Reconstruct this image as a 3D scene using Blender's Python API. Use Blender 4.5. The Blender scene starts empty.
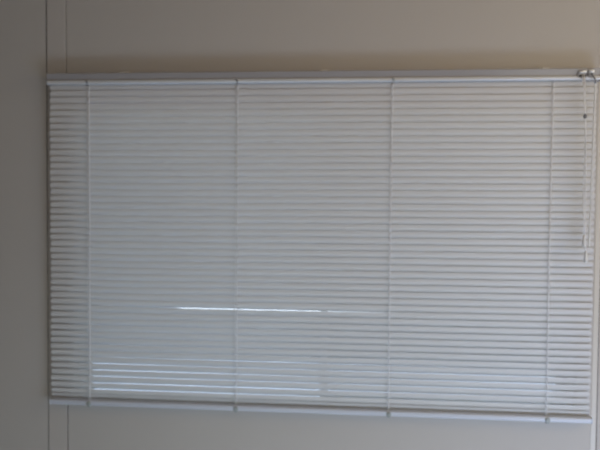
import bpy, bmesh, math, random
from mathutils import Vector, Matrix
random.seed(7)
sc = bpy.context.scene
C = sc.collection

# ------------------------------------------------------------ materials
def mat(name, col, rough=0.5, spec=0.5, metal=0.0, bump=0.0, bscale=60.0, var=0.0, vscale=3.0, coat=0.0):
    m = bpy.data.materials.new(name); m.use_nodes = True
    nt = m.node_tree; b = nt.nodes['Principled BSDF']
    b.inputs['Base Color'].default_value = (*col, 1)
    b.inputs['Roughness'].default_value = rough
    b.inputs['Specular IOR Level'].default_value = spec
    b.inputs['Metallic'].default_value = metal
    b.inputs['Coat Weight'].default_value = coat
    tc = nt.nodes.new('ShaderNodeTexCoord')
    if var > 0:
        n = nt.nodes.new('ShaderNodeTexNoise'); n.inputs['Scale'].default_value = vscale
        n.inputs['Detail'].default_value = 4
        nt.links.new(tc.outputs['Object'], n.inputs['Vector'])
        r = nt.nodes.new('ShaderNodeMix'); r.data_type = 'RGBA'
        r.inputs[6].default_value = (*[c * (1 - var) for c in col], 1)
        r.inputs[7].default_value = (*[min(1, c * (1 + var)) for c in col], 1)
        nt.links.new(n.outputs['Fac'], r.inputs[0]); nt.links.new(r.outputs[2], b.inputs['Base Color'])
    if bump > 0:
        n2 = nt.nodes.new('ShaderNodeTexNoise'); n2.inputs['Scale'].default_value = bscale
        nt.links.new(tc.outputs['Object'], n2.inputs['Vector'])
        bp = nt.nodes.new('ShaderNodeBump'); bp.inputs['Strength'].default_value = bump
        bp.inputs['Distance'].default_value = 0.002
        nt.links.new(n2.outputs['Fac'], bp.inputs['Height']); nt.links.new(bp.outputs['Normal'], b.inputs['Normal'])
    return m

def translucent(m, amount, col):
    nt = m.node_tree; b = nt.nodes['Principled BSDF']; o = nt.nodes['Material Output']
    t = nt.nodes.new('ShaderNodeBsdfTranslucent'); t.inputs['Color'].default_value = (*col, 1)
    mx = nt.nodes.new('ShaderNodeMixShader'); mx.inputs[0].default_value = amount
    nt.links.new(b.outputs[0], mx.inputs[1]); nt.links.new(t.outputs[0], mx.inputs[2])
    nt.links.new(mx.outputs[0], o.inputs['Surface'])
    return m

M = {}
M['wall'] = mat('painted wall panel', (.530, .500, .465), .55, .35, bump=.12, bscale=220, var=.02, vscale=2)
M['joint'] = mat('painted joint strip', (.54, .505, .47), .42, .4)
M['cream'] = mat('cream joint strip', (.66, .63, .58), .42, .4)
M['dark_gap'] = mat('joint recess', (.10, .085, .075), .8, .2)
M['ceiling'] = mat('ceiling paint', (.62, .58, .53), .8, .2, bump=.1, bscale=90)
M['floor'] = mat('floor vinyl', (.30, .27, .24), .5, .4, bump=.1, bscale=30, var=.15, vscale=6)
M['slat'] = translucent(mat('enamelled slat', (.675, .66, .645), .42, .4, var=.015, vscale=12), .075, (.80, .74, .62))
M['rail'] = mat('enamelled rail in shade tone', (.37, .36, .37), .22, .6)  # grey tone carries the shade on the headrail's front face
M['lip'] = mat('lip with painted highlight', (.66, .67, .68), .2, .7, coat=.4)  # bead's highlight put into a paler base colour than the rail
M['rail_bottom'] = mat('enamelled bottom rail', (.60, .63, .70), .35, .5)
M['cord'] = translucent(mat('white cord', (.95, .95, .95), .7, .2), .15, (.85, .88, .95))
M['plug'] = mat('grey plastic plug', (.20, .20, .21), .5, .4)
M['button'] = mat('cord button plastic', (.34, .37, .36), .35, .5)
M['clip'] = mat('clear bracket plastic', (.60, .56, .50), .25, .5)
M['metal'] = mat('grey plastic housing', (.34, .34, .35), .35, .5)
M['bright'] = mat('plastic with painted highlight', (.92, .92, .92), .2, .6)  # highlights on cord lock and tilter, put into white parts
M['wand'] = mat('clear acrylic wand', (.74, .75, .76), .2, .5)
M['tassel'] = mat('white tassel plastic', (.74, .75, .76), .35, .5)
M['frame'] = translucent(mat('white window frame', (.88, .88, .88), .35, .5), .3, (.9, .9, .9))
M['gasket'] = mat('black gasket', (.03, .03, .03), .6, .3)
M['screen'] = mat('insect mesh', (.10, .11, .12), .7, .2)
M['concrete'] = mat('pale concrete', (.54, .60, .72), .85, .2, bump=.2, bscale=20, var=.08, vscale=2)
M['asphalt'] = mat('asphalt', (.13, .14, .17), .9, .2, bump=.3, bscale=60, var=.2, vscale=5)
M['garden'] = mat('whitewashed block', (.66, .73, .84), .8, .2, bump=.2, bscale=20, var=.05, vscale=2)

g = bpy.data.materials.new('window glass'); g.use_nodes = True
nt = g.node_tree; nt.nodes.clear()
o = nt.nodes.new('ShaderNodeOutputMaterial'); mx = nt.nodes.new('ShaderNodeMixShader')
tr = nt.nodes.new('ShaderNodeBsdfTransparent'); tr.inputs[0].default_value = (.93, .96, .96, 1)
gl = nt.nodes.new('ShaderNodeBsdfGlossy'); gl.inputs['Roughness'].default_value = .03
mx.inputs[0].default_value = .07
nt.links.new(tr.outputs[0], mx.inputs[1]); nt.links.new(gl.outputs[0], mx.inputs[2]); nt.links.new(mx.outputs[0], o.inputs[0])
M['glass'] = g

# insect mesh: fine procedural weave, partly open
s = bpy.data.materials.new('insect screen'); s.use_nodes = True
nt = s.node_tree; b = nt.nodes['Principled BSDF']; b.inputs['Base Color'].default_value = (.12, .13, .14, 1)
tc = nt.nodes.new('ShaderNodeTexCoord'); ck = nt.nodes.new('ShaderNodeTexChecker'); ck.inputs['Scale'].default_value = 900
nt.links.new(tc.outputs['Object'], ck.inputs['Vector'])
mp = nt.nodes.new('ShaderNodeMapRange'); mp.inputs[3].default_value = .04; mp.inputs[4].default_value = .22
nt.links.new(ck.outputs['Fac'], mp.inputs[0])
tr = nt.nodes.new('ShaderNodeBsdfTransparent'); mx = nt.nodes.new('ShaderNodeMixShader')
nt.links.new(mp.outputs[0], mx.inputs[0]); nt.links.new(tr.outputs[0], mx.inputs[1]); nt.links.new(b.outputs[0], mx.inputs[2])
nt.links.new(mx.outputs[0], nt.nodes['Material Output'].inputs['Surface'])
M['mesh'] = s

# ------------------------------------------------------------ helpers
def box(bm, x0, x1, y0, y1, z0, z1, bev=0):
    r = bmesh.ops.create_cube(bm, size=1)
    for v in r['verts']:
        v.co = Vector(((x0 + x1) / 2 + v.co.x * (x1 - x0), (y0 + y1) / 2 + v.co.y * (y1 - y0), (z0 + z1) / 2 + v.co.z * (z1 - z0)))
    if bev:
        es = list({e for v in r['verts'] for e in v.link_edges})
        bmesh.ops.bevel(bm, geom=es, offset=bev, segments=2, affect='EDGES', profile=.5)

def tube(bm, pts, rad, n=8):
    """swept tube; rad a number or list"""
    pts = [Vector(p) for p in pts]; rings = []
    for i, p in enumerate(pts):
        t = (pts[min(i + 1, len(pts) - 1)] - pts[max(i - 1, 0)]).normalized()
        a = t.cross(Vector((0, 1, 0)));
        if a.length < 1e-3: a = t.cross(Vector((1, 0, 0)))
        a.normalize(); c = t.cross(a)
        r = rad[i] if isinstance(rad, (list, tuple)) else rad
        rings.append([bm.verts.new(p + (a * math.cos(k * 2 * math.pi / n) + c * math.sin(k * 2 * math.pi / n)) * r) for k in range(n)])
    for i in range(len(rings) - 1):
        for k in range(n):
            bm.faces.new((rings[i][k], rings[i][(k + 1) % n], rings[i + 1][(k + 1) % n], rings[i + 1][k]))
    bm.faces.new(rings[0][::-1]); bm.faces.new(rings[-1])

def lathe(bm, cx, cy, prof, n=16):
    """prof: (radius, z) pairs, around a vertical axis"""
    rings = [[bm.verts.new((cx + r * math.cos(k * 2 * math.pi / n), cy + r * math.sin(k * 2 * math.pi / n), z)) for k in range(n)] for r, z in prof]
    for i in range(len(rings) - 1):
        for k in range(n):
            bm.faces.new((rings[i][k], rings[i][(k + 1) % n], rings[i + 1][(k + 1) % n], rings[i + 1][k]))
    bm.faces.new(rings[0][::-1]); bm.faces.new(rings[-1])

def disc(bm, x, y, z, r, depth, n=20):
    """button facing the room (axis along y)"""
    prof = [(0.6 * r, -depth), (.9 * r, -depth * .8), (r, -depth * .4), (r, 0)]
    rings = [[bm.verts.new((x + q * math.cos(k * 2 * math.pi / n), y + d, z + q * math.sin(k * 2 * math.pi / n))) for k in range(n)] for q, d in prof]
    for i in range(len(rings) - 1):
        for k in range(n):
            bm.faces.new((rings[i][k], rings[i + 1][k], rings[i + 1][(k + 1) % n], rings[i][(k + 1) % n]))
    bm.faces.new(rings[0]); bm.faces.new(rings[-1][::-1])

def extrude_x(bm, prof, x0, x1, close=True, nx=1, off=None):
    """profile of (y,z) points swept along x"""
    cols = []
    for i in range(nx + 1):
        x = x0 + (x1 - x0) * i / nx
        dy, dz = off(x) if off else (0, 0)
        cols.append([bm.verts.new((x, y + dy, z + dz)) for y, z in prof])
    n = len(prof)
    for i in range(nx):
        for k in range(n if close else n - 1):
            bm.faces.new((cols[i][k], cols[i][(k + 1) % n], cols[i + 1][(k + 1) % n], cols[i + 1][k]))
    if close:
        bm.faces.new(cols[0][::-1]); bm.faces.new(cols[-1])

def obj(name, bm, m, parent=None, smooth=False):
    bmesh.ops.recalc_face_normals(bm, faces=bm.faces)
    me = bpy.data.meshes.new(name); bm.to_mesh(me); bm.free()
    if smooth:
        for p in me.polygons: p.use_smooth = True
    o = bpy.data.objects.new(name, me); C.objects.link(o)
    me.materials.append(m)
    if parent:
        o.parent = parent; o.location = -parent.location
    return o

def empty(name, loc):
    o = bpy.data.objects.new(name, None); o.empty_display_size = .05; o.location = loc; C.objects.link(o); return o

def tag(o, label, cat, group=None):
    o['label'] = label; o['category'] = cat
    if group: o['group'] = group

def struct(name, bm, m, **k):
    o = obj(name, bm, m, **k); o['kind'] = 'structure'; return o

# ------------------------------------------------------------ room shell
WY = 0.040                                   # face of the window wall
OX0, OX1, OZ0, OZ1 = -.812, .852, .993, 2.050   # window opening
XL, XR, YB, ZC = -2.3, 2.5, -3.6, 2.55
T = .12
bm = bmesh.new()
box(bm, XL - .1, OX0, WY, WY + T, -.1, ZC + .1)
box(bm, OX1, XR + .1, WY, WY + T, -.1, ZC + .1)
box(bm, OX0, OX1, WY, WY + T, -.1, OZ0)
box(bm, OX0, OX1, WY, WY + T, OZ1, ZC + .1)
struct('wall_back', bm, M['wall'])
bm = bmesh.new(); box(bm, XL - .1, XL, YB - .1, WY, 0, ZC); struct('wall_left', bm, M['wall'])
bm = bmesh.new(); box(bm, XR, XR + .1, YB - .1, WY, 0, ZC); struct('wall_right', bm, M['wall'])
bm = bmesh.new(); box(bm, XL, XR, YB - .1, YB, 0, ZC); struct('wall_front', bm, M['wall'])
bm = bmesh.new(); box(bm, XL - .1, XR + .1, YB - .1, WY + T, -.1, 0); struct('floor', bm, M['floor'])
bm = bmesh.new(); box(bm, XL - .1, XR + .1, YB - .1, WY, ZC, ZC + .1); struct('ceiling', bm, M['ceiling'])

# vertical joint covers between wall panels (shallow folded strips)
def joint(name, x0, x1, side, h=.0036):
    bm = bmesh.new()
    prof = [(x0, WY), (x0 + .0006, WY - h * .8), (x0 + .004, WY - h), (x1 - .004, WY - h), (x1 - .0006, WY - h * .8), (x1, WY)]
    lo = [bm.verts.new((x, y, .0)) for x, y in prof]; hi = [bm.verts.new((x, y, ZC)) for x, y in prof]
    for i in range(len(prof) - 1): bm.faces.new((lo[i], lo[i + 1], hi[i + 1], hi[i]))
    bm.faces.new(lo); bm.faces.new(hi)
    o = struct(name, bm, M['cream' if name == 'trim_2' else 'joint'])
    bm = bmesh.new()
    for gx, wb, wt in side:                       # the recess runs wider at one end: the strip is not quite plumb
        bm = bmesh.new(); box(bm, gx - .5, gx + .5, WY - .0008, WY + .001, 0, ZC)
        for v in bm.verts: v.co.x = gx + (1 if v.co.x > gx else -1) * (wb if v.co.z < 1 else wt)
        obj('joint_gap', bm, M['dark_gap'], o)
joint('trim_1', -.904, -.838, ((-.9055, .0001, .0014), (-.8362, .0016, .0004)), .0022)
joint('trim_2', .897, .9135, ((.9155, .0015, .0001),), .0012)

# ------------------------------------------------------------ window behind the blind
w = empty('window_1', ((OX0 + OX1) / 2, WY + .07, OZ0)); w['kind'] = 'structure'
bm = bmesh.new(); f = .022; Y0, Y1 = WY + .035, WY + .10
box(bm, OX0, OX0 + f, Y0, Y1, OZ0, OZ1, .002); box(bm, OX1 - f, OX1, Y0, Y1, OZ0, OZ1, .002)
box(bm, OX0 + f, OX1 - f, Y0, Y1, OZ0, OZ0 + .014, .002); box(bm, OX0 + f, OX1 - f, Y0, Y1, OZ1 - f, OZ1, .002)
obj('window_frame', bm, M['frame'], w)
mid = .039
def sash(x0, x1, y0, y1, extra):
    bm = bmesh.new(); s = .018; z0, z1 = OZ0 + .014, OZ1 - f
    box(bm, x0, x0 + s, y0, y1, z0, z1, .002); box(bm, x1 - s, x1, y0, y1, z0, z1, .002)
    box(bm, x0 + s, x1 - s, y0, y1, z0, z0 + .016, .002); box(bm, x0 + s, x1 - s, y0, y1, z1 - s, z1, .002)
    so = obj('sash', bm, M['frame'], w)
    bm = bmesh.new(); yc = (y0 + y1) / 2; box(bm, x0 + s, x1 - s, yc - .002, yc + .002, z0 + .016, z1 - s)
    p = obj('pane', bm, M['glass']); p.parent = so
sash(OX0 + f, mid + .013, WY + .045, WY + .068, 0)
sash(mid - .013, OX1 - f, WY + .072, WY + .094, 0)
bm = bmesh.new(); box(bm, mid + .013, OX1 - f, WY + .0985, WY + .0990, OZ0 + .014, OZ1 - f)
obj('insect_screen', bm, M['mesh'], w)

# ------------------------------------------------------------ venetian blind
BX0, BX1 = -.880, .880
ZB, ZT = 1.000, 2.108
blind = empty('venetian_blind', (0, .015, ZB))
tag(blind, 'white horizontal venetian blind, closed, hanging over the window on the beige wall', 'blind')

# headrail: flat upper face, rolled bead with its highlight painted in white, receding lower lip
prof = [(.034, ZT), (-.0035, ZT), (-.0065, ZT - .001), (-.0075, ZT - .0035), (-.0020, ZT - .0222), (-.0012, ZT - .0370), (.034, ZT - .0370)]
bm = bmesh.new(); extrude_x(bm, prof, BX0, BX1 + .006, nx=1)
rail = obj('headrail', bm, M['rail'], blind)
lip = [(-.0010, ZT - .0226)]
for k in range(13):
    a = math.radians(4 + k * 14)
    lip.append((-.0019 - .0066 * math.sin(a), ZT - .0298 + .0070 * math.cos(a)))
lip.append((-.0010, ZT - .0371))
bm = bmesh.new(); extrude_x(bm, lip, BX0, BX1 + .006)
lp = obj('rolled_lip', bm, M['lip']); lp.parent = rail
for x0, x1 in ((BX0 - .0022, BX0 + .0006), (BX1 + .0054, BX1 + .0078)):
    bm = bmesh.new()
    extrude_x(bm, [(.0345, ZT + .0006), (-.004, ZT + .0006), (-.0083, ZT - .003), (-.0045, ZT - .0200), (-.0088, ZT - .0265), (-.0090, ZT - .0320), (-.004, ZT - .0378), (.0345, ZT - .0378)], x0, x1)
    ec = obj('end_cap', bm, M['rail']); ec.parent = rail

# slats: crowned strips hung room edge up, each a little different
NS = 49; PITCH = 0.0217; SW = .025
Z_LOW = ZB + .0213
LAD = [-.745, -.2455, .2535, .7505]
def slat_mesh(x0, x1, tilt, seed, bend, sag=None):
    rnd = random.Random(seed)
    bm = bmesh.new(); th = math.radians(tilt); nseg = 7; nx = 44
    crown = .0021
    ph = rnd.uniform(0, 6.28); amp = rnd.uniform(.0001, .00035); wv = rnd.uniform(1.5, 3)
    cols = []
    for i in range(nx + 1):
        u = i / nx
        # ends are rounded: shorter towards the two corners
        x = x0 + (x1 - x0) * u
        dz = amp * math.sin(wv * x * 2 + ph) + (sag(x) if sag else 0)
        t2 = th + math.radians(bend(x) if bend else 0) + math.radians(.5 * math.sin(wv * x + ph * 2))
        col = []
        for k in range(nseg + 1):
            s = -1 + 2 * k / nseg
            ex = 0
            if i == 0: ex = .0045 * max(0, abs(s) - .45) / .55
            if i == nx: ex = -.0045 * max(0, abs(s) - .45) / .55
            d = s * SW / 2; c = crown * (1 - s * s)
            # s=+1 is the room-side, upper edge; crown bulges towards the room
            y = -d * math.cos(t2) - c * math.sin(t2)
            z = d * math.sin(t2) - c * math.cos(t2) * -0.0
            col.append(bm.verts.new((x + ex, y, z + dz)))
        cols.append(col)
    for i in range(nx):
        for k in range(nseg):
            bm.faces.new((cols[i][k], cols[i][k + 1], cols[i + 1][k + 1], cols[i + 1][k]))
    return bm
YC = .0160
opened = {}
for i in range(NS):
    z = Z_LOW + i * PITCH
    tilt = 70.6 + random.uniform(-.6, .6)
    bend = sag = None
    if i < 14: tilt -= (1.0, 1.6, 2.0, 1.2, 2.4, 1.6, 2.7, 1.2, 2.2, 2.4, 2.2, 2.4, 2.3, 1.9)[i]
    if i == 14:
        tilt = 70.0
        bend = lambda x: -7.0 * math.exp(-((x + .16) / .42) ** 4)
        sag = lambda x: -.0016 * math.exp(-((x + .16) / .42) ** 4)
    if i == 0: tilt = 52
    bmm = slat_mesh(BX0 - .0015 + random.uniform(-.0012, .0012), BX1 + .003 + random.uniform(-.0012, .0012), tilt, i, bend, sag)
    so = obj('slat', bmm, M['slat'], blind, smooth=True)
    so.location = Vector((0, YC + (.0035 if i == 0 else 0), z + (.0050 if i == 0 else 0))) - blind.location   # the lowest slat rests on the rail
# bottom rail
bm = bmesh.new()
zb = ZB
extrude_x(bm, [(.003, zb + .001), (.001, zb + .004), (.0005, zb + .011), (.001, zb + .0160), (.003, zb + .0178), (.0270, zb + .0178), (.029, zb + .015), (.029, zb + .004), (.027, zb + .001)], BX0 + .001, BX1 + .006)
br = obj('bottom_rail', bm, M['rail_bottom'], blind)
for x0, x1 in ((BX0 - .0004, BX0 + .0016), (BX1 + .0054, BX1 + .0078)):
    bm = bmesh.new()
    extrude_x(bm, [(.001, zb + .0004), (-.0006, zb + .004), (-.0008, zb + .0160), (.002, zb + .0186), (.028, zb + .0186), (.0300, zb + .016), (.0300, zb + .004), (.028, zb + .0004)], x0, x1)
    e2 = obj('end_cap', bm, M['rail_bottom']); e2.parent = br

# ladder cords: front and rear strings with a rung under every slat
for li, lx in enumerate(LAD):
    bm = bmesh.new()
    lean = (.001, .001, -.001, -.002)[li]
    n = NS * 2; yf = YC - SW / 2 * math.cos(math.radians(70)) - .0016; yb = YC + .0075
    pts = []; ptb = []
    for k in range(n + 1):
        z = ZB + .010 + (ZT - .034 - ZB - .010) * k / n
        wob = .0004 * math.sin(k * math.pi)
        pts.append((lx + lean * math.sin(k / n * 3) + .0004 * math.sin(k * 1.7), yf - (.0006 if k % 2 else 0), z))
        ptb.append((lx + .001, yb, z))
    tube(bm, pts, .0015 if li == 0 else .0010, 6); tube(bm, ptb, .0007, 5)
    for i in range(NS):
        z = Z_LOW + i * PITCH
        for sx in (-.003, .003):
            tube(bm, [(lx, yf, z + .0095), (lx + sx, YC + .002, z - .004), (lx, yb, z - .0125)], .0005, 4)
    # lift cord running down beside the ladder
    tube(bm, [(lx - .0045, YC - .0085, ZB + .012), (lx - .0045, YC - .0085, ZT - .04)], .0007, 6)
    obj('ladder_cord', bm, M['cord'], blind, smooth=True)
    bm = bmesh.new(); disc(bm, lx, .0012, ZB + .0085, .0078, .0045)
    box(bm, lx - .005, lx + .005, .001, .02, ZB - .0035, ZB + .003, .001)
    obj('cord_button', bm, M['button'], blind, smooth=False)
    bm = bmesh.new()
    tube(bm, [(lx - .0045, -.0060, ZT - .0265), (lx, -.0085, ZT - .0295), (lx + .0035, -.0080, ZT - .0340)], [.002, .0032, .0024], 8)
    box(bm, lx - .004, lx + .004, -.0050, .004, ZT - .038, ZT - .034, .001)
    if li < 3: obj('cord_plug', bm, M['plug'] if li < 2 else M['button'], blind)
    else: bm.free()

# clips that hold the headrail to the wall
for cx in (-.626, .036, .720):
    bm = bmesh.new()
    box(bm, cx - .013, cx + .013, .020, .0395, ZT - .004, ZT + .0105, .0025)
    box(bm, cx - .010, cx + .010, -.0050, .030, ZT + .0003, ZT + .0034, .001)
    box(bm, cx - .010, cx + .010, -.0056, -.0036, ZT - .004, ZT + .0034, .0006)
    obj('mounting_clip', bm, M['clip'], blind)

# right end controls: cord lock, tilter, wand, lift cords with tassels
bm = bmesh.new()
box(bm, .8150, .8420, -.0095, .004, ZT - .031, ZT - .009, .003)
cl = obj('cord_lock', bm, M['metal'], blind)
bm = bmesh.new(); tube(bm, [(.8180, -.0125, ZT - .0145), (.8390, -.0125, ZT - .0125)], .0042, 12)
cr = obj('roller', bm, M['bright'], smooth=True); cr.parent = cl
bm = bmesh.new(); box(bm, .8190, .8385, -.0105, -.006, ZT - .0275, ZT - .0215, .0005)
cr = obj('cord_slot', bm, M['gasket']); cr.parent = cl
bm = bmesh.new()
box(bm, .846, .862, -.010, .002, ZT - .030, ZT - .010, .002)
ti = obj('tilter', bm, M['metal'], blind)
bm = bmesh.new(); tube(bm, [(.8465, -.0135, ZT - .0125), (.8605, -.0135, ZT - .0115)], .0048, 12)
kb = obj('knob', bm, M['bright'], smooth=True); kb.parent = ti
bm = bmesh.new()
tube(bm, [(.853, -.0150, ZT - .018), (.856, -.0185, ZT - .026), (.860, -.0205, ZT - .034), (.8635, -.020, ZT - .042), (.8635, -.019, ZT - .050)], [.0024, .0022, .0022, .0026, .0034], 10)
hk = obj('hook', bm, M['plug'], smooth=True); hk.parent = ti
wz = ZT - .050
bm = bmesh.new()
wp = [(.8635 - .010 * t, -.019 - .008 * t, wz - .500 * t) for t in [k / 12 for k in range(13)]]
tube(bm, wp, [.0026] * 11 + [.0032, .0036], 6)
obj('tilt_wand', bm, M['wand'], blind)
for q, (x0, xe, ze) in enumerate(((.8270, .8445, 1.512), (.8330, .8370, 1.560))):
    bm = bmesh.new()
    kx, ky, kz = (.834 + .0015 * q, -.022, 1.958)
    pts = [(x0, -.012, ZT - .022), ((x0 + kx) / 2, -.020, ZT - .07), (kx, ky, kz)]
    for k in range(1, 9):
        t = k / 8; pts.append((kx + (xe - kx) * t + .0015 * math.sin(t * 6 + q), -.022 - .006 * t - .002 * math.sin(t * 5 + 2 * q), kz + (ze + .030 - kz) * t))
    tube(bm, pts, .0014, 6)
    lc = obj('lift_cord', bm, M['cord'], blind, smooth=True)
    bm = bmesh.new(); lathe(bm, xe, pts[-1][1], [(.0018, ze + .034), (.0036, ze + .031), (.0046, ze + .018), (.0066, ze + .003), (.0060, ze), (.002, ze - .001)], 14)
    tt = obj('tassel', bm, M['tassel'], smooth=True); tt.parent = lc
    if q == 0:
        bm = bmesh.new(); lathe(bm, kx + .0006, ky, [(.001, kz - .009), (.0042, kz - .0055), (.0050, kz), (.0040, kz + .005), (.001, kz + .0085)], 12)
        kn = obj('cord_joiner', bm, M['plug'], smooth=True); kn.parent = lc

# ------------------------------------------------------------ outside
bm = bmesh.new(); box(bm, -9, 9, WY + T, 4.42, -.1, -.002); struct('ground_1', bm, M['concrete'])
bm = bmesh.new(); box(bm, -30, 30, 4.42, 40, -.1, -.01); struct('ground_2', bm, M['asphalt'])
bm = bmesh.new()
box(bm, -2.46, 1.94, 7.0, 7.2, -.01, .38, .01); box(bm, -2.49, 1.97, 6.97, 7.23, .38, .43, .015)
gw = obj('garden_wall', bm, M['garden']); tag(gw, 'low whitewashed wall outside, glimpsed as one bright streak between slats left of centre', 'wall')

# ------------------------------------------------------------ light
W = bpy.data.worlds.new('sky'); sc.world = W; W.use_nodes = True
nt = W.node_tree; bg = nt.nodes['Background']
sky = nt.nodes.new('ShaderNodeTexSky'); sky.sky_type = 'NISHITA'; sky.sun_disc = False
sky.sun_elevation = math.radians(42); sky.sun_rotation = math.radians(200); sky.air_density = 1.2; sky.dust_density = 2.5
nt.links.new(sky.outputs[0], bg.inputs[0]); bg.inputs[1].default_value = .5

sl = bpy.data.lights.new('sun', 'SUN'); sl.energy = 3.0; sl.angle = .02; sl.color = (1, .96, .90)
so = bpy.data.objects.new('sun', sl); C.objects.link(so); so.location = (0, -6, 8)
so.rotation_euler = Vector((.35, .75, -.85)).to_track_quat('-Z', 'Y').to_euler()

def area(name, loc, target, size, power, col, sy=None):
    l = bpy.data.lights.new(name, 'AREA'); l.energy = power; l.color = col
    l.shape = 'RECTANGLE'; l.size = size; l.size_y = sy or size
    o = bpy.data.objects.new(name, l); C.objects.link(o); o.location = loc
    o.rotation_euler = (Vector(target) - Vector(loc)).to_track_quat('-Z', 'Y').to_euler()
    return o
area('right_key', (1.75, -1.95, .95), (.55, 0, 1.25), 1.3, 8.6, (1, .96, .86), 1.6)  # soft key for unseen light from the right; no doorway is built
area('ceiling_bounce', (.8, -1.6, 2.45), (.8, 0, 1.6), 2.0, 5.2, (1, .60, .30), .8)
area('floor_fill', (.3, -1.2, .12), (.2, 0, 1.1), 2.4, 9.8, (.74, .92, 1), .6)  # added cool fill near the floor, lifts the lower wall and slats
area('floor_fill_right', (1.5, -1.3, .3), (.5, 0, 1.0), 1.0, 11.5, (.48, .62, 1), .5)  # added blue fill, low on the right, cools the bottom of the wall
area('upper_fill', (2.3, -1.0, 2.2), (.3, 0, 2.2), .6, 8.0, (1, .90, .66), .6)  # added warm fill high on the right; no fitting hangs there

# ------------------------------------------------------------ camera
cam = bpy.data.cameras.new('camera'); co = bpy.data.objects.new('camera', cam); C.objects.link(co)
cam.sensor_width = 36; cam.lens = 36; cam.clip_start = .05; cam.clip_end = 200
R = Vector((.99666649, .08117104, .00819568)); U = Vector((-.01076975, .03132472, .99945124)); F = Vector((-.08086977, .99620782, -.03209449))
m3 = Matrix((R, U, -F)).transposed()
co.matrix_world = Matrix.Translation((.1183, -1.9291, 1.6776)) @ m3.to_4x4()
sc.camera = co
cam.dof.use_dof = True; cam.dof.focus_distance = 1.32; cam.dof.aperture_fstop = 2.6   # the hand-held photo is a touch soft
sc.view_settings.view_transform = 'Standard'
sc.view_settings.look = 'None'
sc.view_settings.exposure = 0
